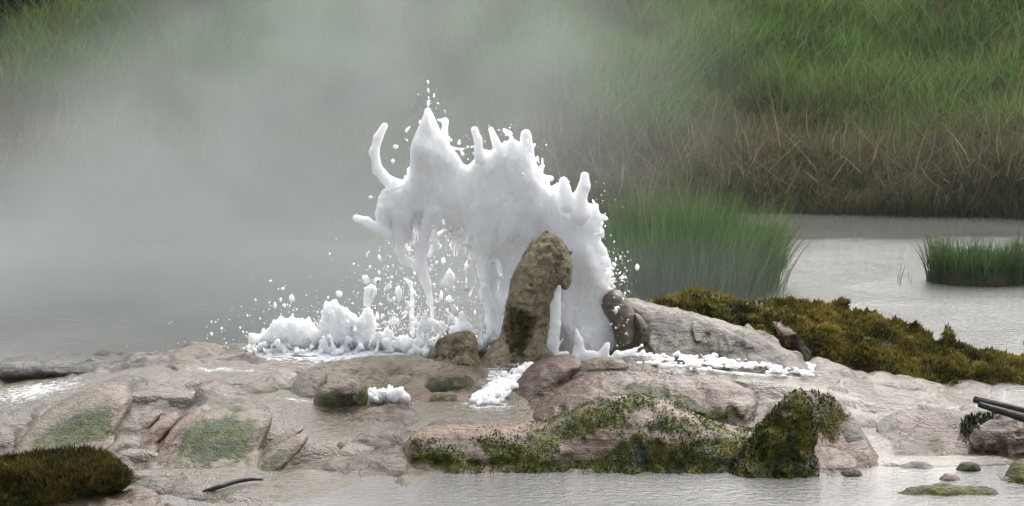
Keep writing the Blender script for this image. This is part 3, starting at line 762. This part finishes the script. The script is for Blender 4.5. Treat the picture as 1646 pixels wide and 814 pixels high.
M_WOOD = wood_material()
a, b = at_y(1566, 642, 12.05), at_y(1720, 682, 11.75)
V, F = tube([a, a * .5 + b * .5 + np.array([0, 0, .004]), b], [.018, .026, .032], wob=.28, seed=1)
tag(mesh_np('driftwood_log', V, F, M_WOOD), 'upper dark driftwood pole with blunt end over cracked rock', 'driftwood')
a, b = at_y(1574, 650, 11.98), at_y(1720, 692, 11.68)
V, F = tube([a, a * .5 + b * .5 + np.array([0, 0, -.003]), b], [.015, .024, .03], wob=.28, seed=2)
tag(mesh_np('driftwood_log', V, F, M_WOOD), 'lower dark driftwood pole lying against the upper one', 'driftwood')
st = [at_z(px, py, z) for px, py, z in ((326, 790, .03), (352, 783, .052), (378, 774, .06), (404, 770, .06), (422, 771, .045))]
V, F = tube(st, [.007, .012, .012, .01, .006], seed=3)
tag(mesh_np('driftwood_stick', V, F, M_WOOD), 'short curved dark stick at the edge of the pale flow', 'stick')

# ------------------------------------------------------------------ erupting water
def capsule_field(f, gx, gy, gz, h, pts, k):
    """smooth-union tapered segments; pts = [(x,y,z,r),...]"""
    for (p, q) in zip(pts[:-1], pts[1:]) if len(pts) > 1 else [(pts[0], pts[0])]:
        p, q = np.array(p), np.array(q)
        m = max(p[3], q[3]) + 3 * k + 3 * h
        lo = np.minimum(p[:3], q[:3]) - m; hi = np.maximum(p[:3], q[:3]) + m
        sl = []
        for ax, gg in enumerate((gx, gy, gz)):
            i0 = max(0, np.searchsorted(gg, lo[ax])); i1 = min(len(gg), np.searchsorted(gg, hi[ax])); sl.append(slice(i0, i1))
        A, B, C = np.meshgrid(gx[sl[0]], gy[sl[1]], gz[sl[2]], indexing='ij')
        if A.size == 0: continue
        e = q[:3] - p[:3]; L = e @ e + 1e-12
        t = np.clip(((A - p[0]) * e[0] + (B - p[1]) * e[1] + (C - p[2]) * e[2]) / L, 0, 1)
        d = np.sqrt((A - p[0] - e[0] * t) ** 2 + (B - p[1] - e[1] * t) ** 2 + (C - p[2] - e[2] * t) ** 2) - (p[3] + (q[3] - p[3]) * t)
        g = f[tuple(sl)]
        hh = np.clip(k - np.abs(g - d), 0, None) / k
        f[tuple(sl)] = np.minimum(g, d) - hh * hh * k * .25


YJ = 13.62
PXM = YJ / FPX


def foam_mesh(name, strands, sheets=(), holes=(), box=None, h=.0065, k=.014, noise=((8, .018), (20, .01), (50, .0045)), parent=None, Yc=YJ, T=.13, R=.12, ydepth=.34, seed=0, zst=.5):
    (px0, py0, px1, py1) = box
    a = at_y(px0, py1, Yc); b = at_y(px1, py0, Yc)
    gx = np.arange(a[0], b[0], h); gz = np.arange(a[2], b[2], h); gy = np.arange(Yc - ydepth, Yc + ydepth, h)
    f = np.full((len(gx), len(gy), len(gz)), .5, np.float32)
    XX, ZZ = np.meshgrid(gx, gz, indexing='ij')
    toP = lambda pl: np.array([at_y(x, y, Yc)[[0, 2]] for x, y in pl])
    for pl in sheets:
        s2 = poly_sdf(toP(chaikin(pl, 1)), XX, ZZ)
        for hp in holes: s2 = np.maximum(s2, -poly_sdf(toP(chaikin(hp, 1)), XX, ZZ))
        ins = np.clip(-s2 / R, 0, 1)
        bulge = fbm(XX * 5, 0 * XX, ZZ * 3.2, 3, 600 + seed)
        hh = T * (1 + .35 * bulge) * np.sqrt(np.clip(1 - (1 - ins) ** 2, 0, 1))
        yoff = .07 * fbm(XX * 3, 0 * XX, ZZ * 2, 2, 610 + seed)
        g = np.abs(gy[None, :, None] - Yc - yoff[:, None, :]) - hh[:, None, :] + np.clip(s2, 0, None)[:, None, :]
        f = np.minimum(f, (g / 1.25).astype(np.float32))
    fs = f; f = np.full(fs.shape, .5, np.float32)
    for st in strands:
        yo = rng.uniform(-.08, .08) if sheets else 0
        pts = []
        if isinstance(st, tuple):
            capsule_field(f, gx, gy, gz, h, st[0], k); continue
        for q_ in st:
            px, py, r = q_[:3]; yy = Yc + (q_[3] if len(q_) > 3 else yo)
            w3 = at_y(px, py, yy); pts.append((*w3, r * yy / FPX))
        capsule_field(f, gx, gy, gz, h, pts, k)
    own = 1.0 if not sheets else .3
    hm = np.clip(k - np.abs(fs - f), 0, None) / k
    wgt = np.clip((f - fs) / .04 + .5, own, 1.0)
    f = np.minimum(fs, f) - hm * hm * k * .25
    band = np.abs(f) < .045
    i, j, l = np.nonzero(band)
    x, y, z = gx[i], gy[j], gz[l]
    # keep thin strands alive: fade relief with local thickness
    d = 0
    for fr, am in noise: d = d + am * fbm(x * fr, y * fr, z * fr * zst, 2, 620 + seed + int(fr))
    if sheets: d = d + .016 * (np.abs(fbm(x * 11, y * 11, z * 6, 3, 660 + seed)) - .3)
    f[band] += d * wgt[band]
    V, F = surface_nets(f, (gx[0], gy[0], gz[0]), h)
    return mesh_np(name, V, F, M_FOAM, parent=parent)


geyser = empty('geyser_fountain', tuple(at_y(850, 575, YJ)))
tag(geyser, 'white foaming fountain of boiling water bursting up behind the rock spire', 'fountain')
BODY = [(686, 176), (694, 179), (702, 194), (710, 214), (722, 232), (734, 246), (748, 270), (764, 254), (776, 246), (788, 248), (797, 238), (812, 228), (826, 222), (836, 232), (852, 240), (856, 262), (868, 274), (880, 296), (894, 308), (908, 322), (922, 334), (936, 328), (948, 330), (960, 332), (969, 356), (966, 382), (966, 402), (973, 422), (979, 442), (985, 466), (981, 492), (991, 512), (990, 532), (1000, 556), (1012, 590), (800, 590), (802, 520), (790, 498), (776, 470), (764, 436), (757, 400), (748, 374), (734, 350), (712, 340), (690, 344), (664, 352), (636, 356), (616, 350), (607, 336), (614, 312), (628, 294), (642, 298), (656, 288), (661, 268), (659, 242), (664, 222), (677, 194)]
HOLES = [[(796, 420), (803, 417), (813, 438), (807, 448)], [(800, 452), (808, 450), (812, 470), (806, 482)]]
STR = [[(618, 203, 5), (607, 222, 7), (601, 245, 8), (606, 268, 7), (618, 286, 8), (640, 303, 14)], [(605, 276, 6), (612, 274, 4)],
       [(687, 179, 6), (688, 195, 10), (690, 225, 22)], [(716, 196, 5), (715, 215, 5), (718, 240, 8)], [(704, 193, 2.4), (716, 195, 3)], [(722, 238, 4), (742, 240, 2), (760, 236, 3.2)],
       [(763, 209, 5), (769, 226, 6.5), (772, 256, 9)], [(789, 208, 4.2), (795, 224, 5.5), (802, 242, 9)], [(822, 222, 4), (824, 240, 9)], [(845, 216, 8), (847, 240, 9.5), (846, 275, 16)], [(872, 267, 3), (866, 279, 6)],
       [(906, 291, 6.5), (908, 306, 9), (913, 330, 14)], [(940, 283, 7), (939, 300, 10), (932, 318, 11), (932, 345, 18)], [(957, 331, 4.5), (956, 348, 9)], [(893, 305, 3.5), (899, 318, 8)],
       [(572, 351, 4.5), (590, 357, 6.5), (606, 368, 8.5), (621, 379, 10)], [(620, 380, 8), (617, 356, 9), (625, 335, 11)], [(606, 362, 3), (611, 336, 4)],
       [(638, 346, 9), (641, 378, 8.5), (643, 405, 7), (650, 418, 8), (672, 429, 9)], [(690, 342, 10), (682, 376, 8.5), (676, 408, 9), (676, 432, 11), (685, 456, 7.5), (692, 482, 5), (697, 530, 4)],
       [(724, 344, 9), (702, 342, 9), (686, 356, 9)], [(706, 350, 4), (698, 378, 3), (702, 402, 5.5)], [(662, 350, 5), (648, 352, 7)], [(664, 340, 4), (671, 365, 3.4), (678, 380, 4)], [(664, 375, 2.5), (663, 400, 3)], [(720, 348, 3.5), (730, 370, 2.5)],
       [(650, 448, 4), (659, 456, 4), (663, 472, 4), (661, 500, 4.2), (663, 535, 5.5)], [(703, 388, 3.5), (696, 398, 3), (690, 412, 2.6)],
       [(780, 470, 12), (790, 500, 10), (792, 540, 14)], [(776, 380, 14), (790, 420, 10), (792, 470, 8)], [(812, 400, 14), (818, 440, 8), (800, 492, 7)],
       [(968, 350, 5), (974, 352, 2.5)], [(966, 372, 5), (969, 380, 2.5)], [(975, 420, 6), (981, 430, 2.5)], [(985, 500, 8), (996, 512, 3)], [(722, 505, 3), (738, 520, 5), (745, 540, 8)]]
for k_ in range(64):   # torn threads along the crest, the left lobe and the lower left edge
    q_ = BODY[rng.integers(0, 34)] if rng.uniform() < .45 else BODY[rng.integers(38, len(BODY))]
    a_ = rng.uniform(-2.6, -.5) if q_[1] < 330 else rng.uniform(.8, 2.6)
    l_ = rng.uniform(5, 15); x_, y_ = q_[0] + rng.normal(0, 6), q_[1] + rng.normal(0, 5)
    STR.append([(x_, y_, rng.uniform(2.4, 4.5)), (x_ + math.cos(a_) * l_, y_ + math.sin(a_) * l_, rng.uniform(1.2, 2.2))])
for k_ in range(40):    # hanging drips inside the arch
    x_ = rng.uniform(640, 770); y_ = np.interp(x_, [640, 700, 735, 770], [352, 345, 355, 450]); l_ = rng.uniform(10, 60)
    STR.append([(x_, y_ - 6, 4), (x_ + rng.normal(0, 5), y_ + l_ * .5, 2), (x_ + rng.normal(0, 8), y_ + l_, rng.uniform(1.3, 3))])
for k_ in range(26):   # ragged right-hand fringe
    py = rng.uniform(345, 570); px = np.interp(py, [340, 400, 470, 520, 575], [962, 966, 983, 990, 1004])
    STR.append([(px - 6, py, 7), (px + rng.uniform(0, 7), py + rng.uniform(-5, 9), rng.uniform(1.8, 4))])
foam_mesh('water_sheet', STR, [BODY], HOLES, (555, 165, 1040, 592), parent=None, seed=1)
sheet = bpy.data.objects['water_sheet']; put_under(sheet, geyser)
# stream pouring off the spire mouth, in front
jet_st = [[(899, 462, 6, 0), (895, 490, 8, -.01), (893, 520, 8.5, -.02), (888, 550, 9, -.02), (884, 582, 15, -.02)], [(884, 552, 5), (866, 545, 2.5)], [(892, 560, 5), (905, 545, 2.5)], [(925, 575, 10), (932, 550, 3.5)], [(935, 575, 8), (926, 530, 3)], [(968, 575, 10), (975, 555, 3.5)],
          [(1000, 578, 12), (1022, 562, 4), (1030, 556, 2.5)], [(1015, 578, 8), (1032, 566, 2.6)]]
for k_ in range(40):
    px = rng.uniform(850, 1050); r = rng.uniform(4, 11)
    jet_st.append([(px, rng.uniform(572, 584), r), (px + rng.normal(0, 8), 576 - rng.uniform(0, 8), r * .5)])
o = foam_mesh('front_stream', jet_st, box=(835, 445, 1065, 600), Yc=13.2, h=.006, k=.012, noise=((14, .01), (40, .005)), ydepth=.12, seed=4); put_under(o, geyser)

splash = empty('pool_splash', tuple(at_y(520, 570, 13.4)))
tag(splash, 'low rounded heap of white splash water beside the main fountain', 'splash')
SP = [[(440, 548, 16), (455, 530, 20), (475, 532, 20), (500, 545, 16)], [(535, 500, 15), (530, 520, 15), (545, 530, 18)], [(552, 508, 12), (566, 515, 14), (580, 520, 15), (590, 535, 16)], [(540, 535, 20), (570, 545, 18), (610, 548, 14)], [(578, 505, 3), (586, 485, 4), (597, 467, 6)], [(585, 505, 7), (578, 498, 4)],
      [(405, 542, 5), (405, 548, 5)]]
for k_ in range(260):
    t = rng.uniform(0, 1); px = 400 + 425 * t; py = np.interp(px, [400, 450, 560, 640, 800], [574, 568, 562, 562, 552]) + rng.normal(0, 7); r = rng.uniform(1.8, 6.5)
    SP.append([(px, py, r, rng.uniform(-.2, .18)), (px + rng.normal(0, 7), py - rng.uniform(0, 16), r * rng.uniform(.2, .7), rng.uniform(-.2, .18))])
for k_ in range(45):
    px = rng.uniform(600, 780); py = rng.uniform(515, 560); SP.append([(px, py, rng.uniform(1.6, 4)), (px + rng.normal(0, 8), py - rng.uniform(3, 22), 1.6)])
o = foam_mesh('splash_bulbs', SP[:7], box=(385, 455, 830, 590), Yc=13.45, h=.0065, k=.016, noise=((11, .024), (28, .013), (60, .006)), ydepth=.16, seed=9); put_under(o, splash)
o = foam_mesh('splash_heap', SP[7:], box=(385, 455, 830, 590), Yc=13.45, h=.0065, k=.014, noise=((14, .016), (32, .011), (70, .006)), ydepth=.3, seed=8); put_under(o, splash)

for nm, lb, cen, box, Yc, n_ in (('rapid_splash', 'small foaming splash between the cup rock and the capped pair', [(600, 650, 640, 622)], (575, 605, 690, 670), 12.5, 70),
                                 ('cascade_foam', 'white cascade pouring down beside the pink fluted boulder', [(845, 588, 770, 648)], (740, 565, 900, 668), 12.8, 80),
                                 ('run_foam', 'white water racing along the crest below the wet slope', [], (1000, 550, 1330, 610), 13.3, 120)):
    SS = []
    for k_ in range(n_):
        t = rng.uniform(0, 1)
        if nm == 'run_foam':
            pts = []; y_ = rng.normal(0, 1); l_ = rng.uniform(8, 30); x_ = 1030 + 265 * t
            for q_ in np.linspace(-1, 1, 4):
                z_ = np.interp(x_, [1030, 1150, 1300], [.315, .3, .225])
                pts.append((*at_z(x_ + l_ * q_ + rng.normal(0, 2), np.interp(x_, [1030, 1300], [577, 588]) + y_ * 6 + rng.normal(0, 1), z_ - .012), rng.uniform(.003, .0075)))
            SS.append((pts,))
        elif nm == 'rapid_splash':
            px = 596 + 62 * t; py = 645 - rng.uniform(0, 20) * math.sin(math.pi * t) ** .5; SS.append([(px, py, rng.uniform(1.8, 5.5), rng.uniform(-.06, .06)), (px + rng.normal(0, 5), py - rng.uniform(0, 9), rng.uniform(1.2, 3.5), rng.uniform(-.06, .06))])
        else:
            o1 = rng.uniform(-1, 1); ln = rng.uniform(.15, .4); pts = []
            for t_ in np.linspace(max(0, t - ln), min(1, t + ln), 5):
                w3 = at_z(852 - 74 * t_ + o1 * (9 + 20 * t_) + rng.normal(0, 2), 586 + 60 * t_ ** 1.1 + rng.normal(0, 2), .315 - .13 * t_)
                pts.append((*w3, rng.uniform(.003, .009)))
            SS.append((pts,))
    o = foam_mesh(nm, SS, box=box, Yc=Yc, h=.006, k=.01, noise=((22, .011), (55, .007)), ydepth=.5, seed=12 + n_)
    tag(o, lb, 'splash', kind=None if nm == 'rapid_splash' else 'stuff')

# droplets: tiny separate beads of water, uncountable
ico = [(0, 0, 1), (.894, 0, .447), (.276, .851, .447), (-.724, .526, .447), (-.724, -.526, .447), (.276, -.851, .447), (.724, .526, -.447), (-.276, .851, -.447), (-.894, 0, -.447), (-.276, -.851, -.447), (.724, -.526, -.447), (0, 0, -1)]
icof = [(0, 1, 2), (0, 2, 3), (0, 3, 4), (0, 4, 5), (0, 5, 1), (1, 6, 2), (2, 7, 3), (3, 8, 4), (4, 9, 5), (5, 10, 1), (6, 7, 2), (7, 8, 3), (8, 9, 4), (9, 10, 5), (10, 6, 1), (11, 7, 6), (11, 8, 7), (11, 9, 8), (11, 10, 9), (11, 6, 10)]
ico = np.array(ico); icof = np.array(icof)
DR = [(688, 133, 3), (688, 147, 3.4), (689, 158, 2), (687, 165, 1.6), (635, 236, 5), (632, 260, 4.5), (596, 318, 4), (738, 230, 3), (862, 257, 4), (848, 0, 0), (610, 415, 4), (663, 396, 4), (701, 398, 8), (722, 447, 9), (711, 458, 5), (625, 460, 6), (642, 472, 7), (590, 450, 7), (604, 452, 6), (748, 412, 5), (736, 395, 4), (713, 420, 5), (749, 464, 4), (545, 473, 5), (457, 491, 3), (983, 432, 3), (987, 462, 4), (985, 450, 2.4), (986, 425, 2), (709, 478, 5), (723, 484, 7), (730, 498, 6), (752, 430, 4)]
DR = [d for d in DR if d[2] > 0]
for k_ in range(2600):
    m_ = rng.uniform()
    if m_ < .5: px, py = rng.normal(682, 52), rng.triangular(360, 540, 552)
    elif m_ < .85: px, py = rng.normal(540, 90), 560 - abs(rng.normal(0, 40))
    elif m_ < .93: px, py = rng.normal(990, 12), rng.uniform(400, 570)
    else:
        q_ = BODY[rng.integers(0, 34)]; px, py = q_[0] + rng.normal(0, 14), q_[1] - abs(rng.normal(0, 16))
    DR.append((px, py, float(np.clip(rng.lognormal(-.25, .6), .45, 4.5))))
VV = []; FF = []
for i, (px, py, r) in enumerate(DR):
    yy = 13.5 + rng.uniform(-.2, .25)
    c = at_y(px, py, yy); rr = r * yy / FPX
    sh = np.array([rng.uniform(.6, 1.3), 1, rng.uniform(.7, 1.9)]) * rr
    VV.append(c + ico * sh * (1 + .28 * rng.normal(0, 1, (12, 1)))); FF.append(icof + 12 * i)
o = mesh_np('droplets', np.concatenate(VV), np.concatenate(FF), M_FOAM); put_under(o, geyser); o['kind'] = 'stuff'


# ------------------------------------------------------------------ vegetation
def mixc(t, *cs):
    cs = np.array(cs); t = np.clip(t, 0, 1) * (len(cs) - 1); i = np.clip(t.astype(int), 0, len(cs) - 2); fr = (t - i)[:, None]
    return cs[i] * (1 - fr) + cs[i + 1] * fr


def grass(name, B, H, Wd, lean, tint, mat=M_GRASS, parent=None, segs=3, bend=.35):
    n = len(B)
    D = np.stack([rng.normal(lean[0], .45 * bend, n), rng.normal(lean[1], .45 * bend, n), np.ones(n)], 1); D /= np.linalg.norm(D, axis=1)[:, None]
    bn = np.stack([rng.normal(lean[0], bend, n), rng.normal(lean[1], bend, n), -np.abs(rng.normal(0, bend * .6, n))], 1)
    V, F, k = blades(B, H, Wd, D, bn, segs)
    return mesh_np(name, V, F, mat, parent=parent, smooth=False, cols={'tint': np.repeat(tint, k, 0)})


n = 190000
gx_ = rng.uniform(-7.6, 7.6, n); gd = rng.uniform(0, 1, n) ** 1.15 * 9.5
sh = 23.0 + .35 * np.sin(gx_ * .7) + .25 * fbm(gx_ * .6, 0 * gx_, 0 * gx_, 3, 5)
gy_ = sh + gd - .1
gz_, _ = bank_z(gx_, gy_)
cl = fbm(gx_ * .9, gy_ * .5, 0 * gx_, 4, 700); c2 = fbm(gx_ * 3, gy_ * 2, 0 * gx_, 3, 710)
H = (.42 + .2 * cl + .14 * c2) * rng.uniform(.6, 1.35, n)
H = np.clip(H, .12, 1.1) * (.75 + .4 * sstep(.3, 2.0, gd))
green = sstep(1.8, 4.2, gd + 1.6 * cl + .8 * (gx_ > 1)) * (1 - .7 * sstep(6.2, 8.0, gd + 1.2 * c2)) + .22 * c2 + rng.normal(0, .2, n)
tint = mixc(green, (.105, .1, .054), (.118, .128, .054), (.11, .172, .05), (.138, .235, .062))
dry = rng.uniform(0, 1, n) < (.17 + .15 * (c2 > .3))
tint[dry] = mixc(rng.uniform(0, 1, dry.sum()), (.1, .085, .05), (.2, .17, .1))
o = grass('bank_grass', np.stack([gx_, gy_, gz_ - .02], 1), H, rng.uniform(.008, .019, n), (.06, -.05), tint)
tag(o, 'tall green and straw grass covering the far river bank', 'grass', kind='stuff')
# dead tangled stems low on the bank
n = 4200
gx_ = rng.uniform(-7, 7, n); gd = rng.uniform(0, 1.7, n); gy_ = 22.95 + .35 * np.sin(gx_ * .7) + gd; gz_, _ = bank_z(gx_, gy_)
a = rng.normal(0, .8, n)
D = np.stack([np.sin(a), rng.normal(-.2, .2, n), np.abs(np.cos(a)) * .8 + .1], 1); D /= np.linalg.norm(D, axis=1)[:, None]
V, F, k = blades(np.stack([gx_, gy_ - .1, gz_ + rng.uniform(0, .35, n)], 1), rng.uniform(.25, .6, n), rng.uniform(.006, .012, n), D, rng.normal(0, .3, (n, 3)), 3)
o = mesh_np('dead_stems', V, F, M_GRASS, smooth=False, cols={'tint': np.repeat(mixc(rng.uniform(0, 1, n) ** 1.6, (.09, .075, .05), (.17, .14, .09), (.32, .26, .17)), k, 0)})
tag(o, 'tangle of dead brown stems at the foot of the far bank', 'dead stems', kind='stuff')


def reed_tuft(name, label, c, rx_, ry_, n, hgt, soil, lean=(.02, 0), wd=(.006, .012), dark=1.0, cat='reeds'):
    root = empty(name, tuple(c)); tag(root, label, cat)
    a = rng.uniform(0, 2 * math.pi, n); r = np.sqrt(rng.uniform(0, 1, n)) * .94 + np.abs(rng.normal(0, .09, n))
    x = c[0] + rx_ * r * np.cos(a); y = c[1] + ry_ * r * np.sin(a)
    cl = fbm(x * 3, y * 3, 0 * x, 3, int(abs(c[0]) * 50))
    H = hgt * (.62 + .3 * (1 - np.minimum(r, 1.3) ** 2) + .32 * cl) * rng.uniform(.6, 1.25, n)
    t = mixc(rng.uniform(0, 1, n) * .85 + .25 * cl + .1, (.04, .07, .03), (.07, .14, .045), (.1, .2, .065), (.2, .2, .1)) * dark
    o = grass('blades', np.stack([x, y, np.full(n, c[2] - .02)], 1), np.clip(H, .08, 2), rng.uniform(*wd, n), (lean[0] + .14 * np.cos(a) * r ** 3, lean[1]), t, bend=.12); o['kind'] = 'stuff'; put_under(o, root)
    if soil:
        k = 40
        aa = np.linspace(0, 2 * math.pi, k, endpoint=False); V = []
        for q, (rr, zz) in enumerate(((1.06, -.05), (1.05, .0), (1.0, soil * .6), (.8, soil), (.0, soil * 1.1))):
            w_ = 1 + .08 * fbm(np.cos(aa) * 2, np.sin(aa) * 2, aa * 0 + q * .3, 3, 77)
            V.append(np.stack([c[0] + rx_ * rr * w_ * np.cos(aa), c[1] + ry_ * rr * w_ * np.sin(aa), np.full(k, c[2] + zz)], 1))
        V = np.concatenate(V); i = np.arange(5 * k).reshape(5, k); j = np.roll(i, -1, 1)
        o = mesh_np('mud_base', V, np.stack([i[:-1], j[:-1], j[1:], i[1:]], -1).reshape(-1, 4), M_SOIL); put_under(o, root)
    return root


c = at_z(1095, 458, 0)
reed_tuft('reed_bed', 'wide bed of bright green reeds standing in water behind the wet slope', c, .72, .9, 7500, .74, .04)
c = at_z(1580, 452, 0)
reed_tuft('grass_islet', 'small round islet of dark green grass alone in the river', c, .42, .3, 2600, .5, .1, dark=.8, cat='grass islet')
for (px, py, hh_, nb, lb) in ((1445, 456, .3, 7, 'taller sparse cluster of thin stems rising alone from the water'), (1463, 456, .13, 3, 'shorter wisp of thin stems beside the sparse cluster')):
    c = at_z(px, py, 0); reed_tuft('reed_sprig', lb, c, .022, .03, nb, hh_, 0, wd=(.004, .007), dark=.8)


def shrub(c, rx_, rz_, n, dark, label):
    root = empty('shrub', tuple(c)); tag(root, label, 'shrub', 'dark shrubs along the top of the bank')
    u = rng.normal(0, 1, (n, 3)); u /= np.linalg.norm(u, axis=1)[:, None]
    rad = rng.uniform(.35, 1, n) ** .5 * (1 + .35 * fbm(u[:, 0] * 2, u[:, 1] * 2, u[:, 2] * 2, 3, int(c[0] * 10) % 97))
    p = np.array(c) + u * rad[:, None] * np.array([rx_, rx_ * .8, rz_]) + np.array([0, 0, rz_ * .8])
    D = rng.normal(0, 1, (n, 3)); D /= np.linalg.norm(D, axis=1)[:, None]
    V, F, k = blades(p, rng.uniform(.05, .1, n), rng.uniform(.03, .05, n), D, rng.normal(0, .2, (n, 3)), 2)
    o = mesh_np('crown', V, F, M_GRASS, smooth=False, cols={'tint': np.repeat(mixc(rng.uniform(0, 1, n), (.012, .02, .008), (.03, .045, .015), (.05, .07, .02)) * dark, k, 0)}); put_under(o, root)
    V, F = tube([np.array(c) - [0, 0, .1], np.array(c) + [.05, 0, rz_ * .6], np.array(c) + [0.1, 0, rz_ * 1.2]], [.05, .035, .015], 8, seed=5)
    o = mesh_np('trunk', V, F, M_WOOD); put_under(o, root)


for (px, Y_, rx_, rz_, lb) in ((30, 28.9, .6, .5, 'dark leafy shrub on the bank crest at the clear edge of the steam'), (310, 28.9, .7, .5, 'dark leafy shrub half lost in drifting steam'), (1610, 29.0, .65, .5, 'dark leafy shrub on the crest above the bright green grass')):
    x_ = (px - 823) / FPX * Y_
    z_, _ = bank_z(np.array([x_]), np.array([Y_]))
    shrub((x_, Y_, float(z_[0]) + .22), rx_, rz_, 6000, 1.0, lb)


# ------------------------------------------------------------------ steam
def steam_object():
    m, t, out = new_mat('steam'); g = N(t)
    p = g.pos()
    puffs = []
    # photo x, photo y, distance, radii, density per metre
    for (px, py, Y_, r, dn) in ((260, 380, 18.0, (3.2, 3.0, 1.7), .3), (600, 60, 18.2, (2.2, 2.6, 2.0), .3), (120, 530, 17.5, (4.2, 3.0, 1.3), .5), (880, 150, 19.0, (1.8, 2.2, 2.0), .09), (1060, 470, 16.3, (1.5, 1.2, .5), .18), (600, 460, 16.0, (1.7, 1.7, 1.2), .32), (60, 690, 12.8, (1.6, 1.3, .4), .05), (560, 560, 13.9, (1.2, .5, .3), .5)):
        c = at_y(px, py, Y_)
        s = g.new('ShaderNodeVectorMath', operation='SUBTRACT'); g.link(p, s.inputs[0]); s.inputs[1].default_value = tuple(c)
        d = g.new('ShaderNodeVectorMath', operation='DIVIDE'); g.link(s.outputs[0], d.inputs[0]); d.inputs[1].default_value = r
        l = g.new('ShaderNodeVectorMath', operation='LENGTH'); g.link(d.outputs[0], l.inputs[0])
        puffs.append(g.mrange(l.outputs['Value'], .15, 1.15, dn, 0))
    tot = puffs[0]
    for q in puffs[1:]: tot = g.math('ADD', tot, q)
    nz = g.noise(p, .8, 5, .58, .8)
    den = g.math('MULTIPLY', tot, g.mrange(nz, .34, .66, .35, 1.6))
    den = g.math('ADD', den, .002)
    v = g.new('ShaderNodeVolumePrincipled')
    v.inputs['Color'].default_value = (.5, .545, .53, 1); v.inputs['Anisotropy'].default_value = .15
    g.link(den, v.inputs['Density']); g.link(v.outputs[0], out.inputs['Volume'])
    x0, x1, y0, y1, z0, z1 = -7.5, 6.5, 11.6, 22.6, -.02, 4.2
    V = [(x, y, z) for x in (x0, x1) for y in (y0, y1) for z in (z0, z1)]
    F = [(0, 1, 3, 2), (4, 6, 7, 5), (0, 4, 5, 1), (2, 3, 7, 6), (0, 2, 6, 4), (1, 5, 7, 3)]
    o = mesh_np('steam', np.array(V), np.array(F), m, smooth=False)
    tag(o, 'white steam drifting from the fountain across the river', 'steam', kind='stuff')
    return o


steam_object()
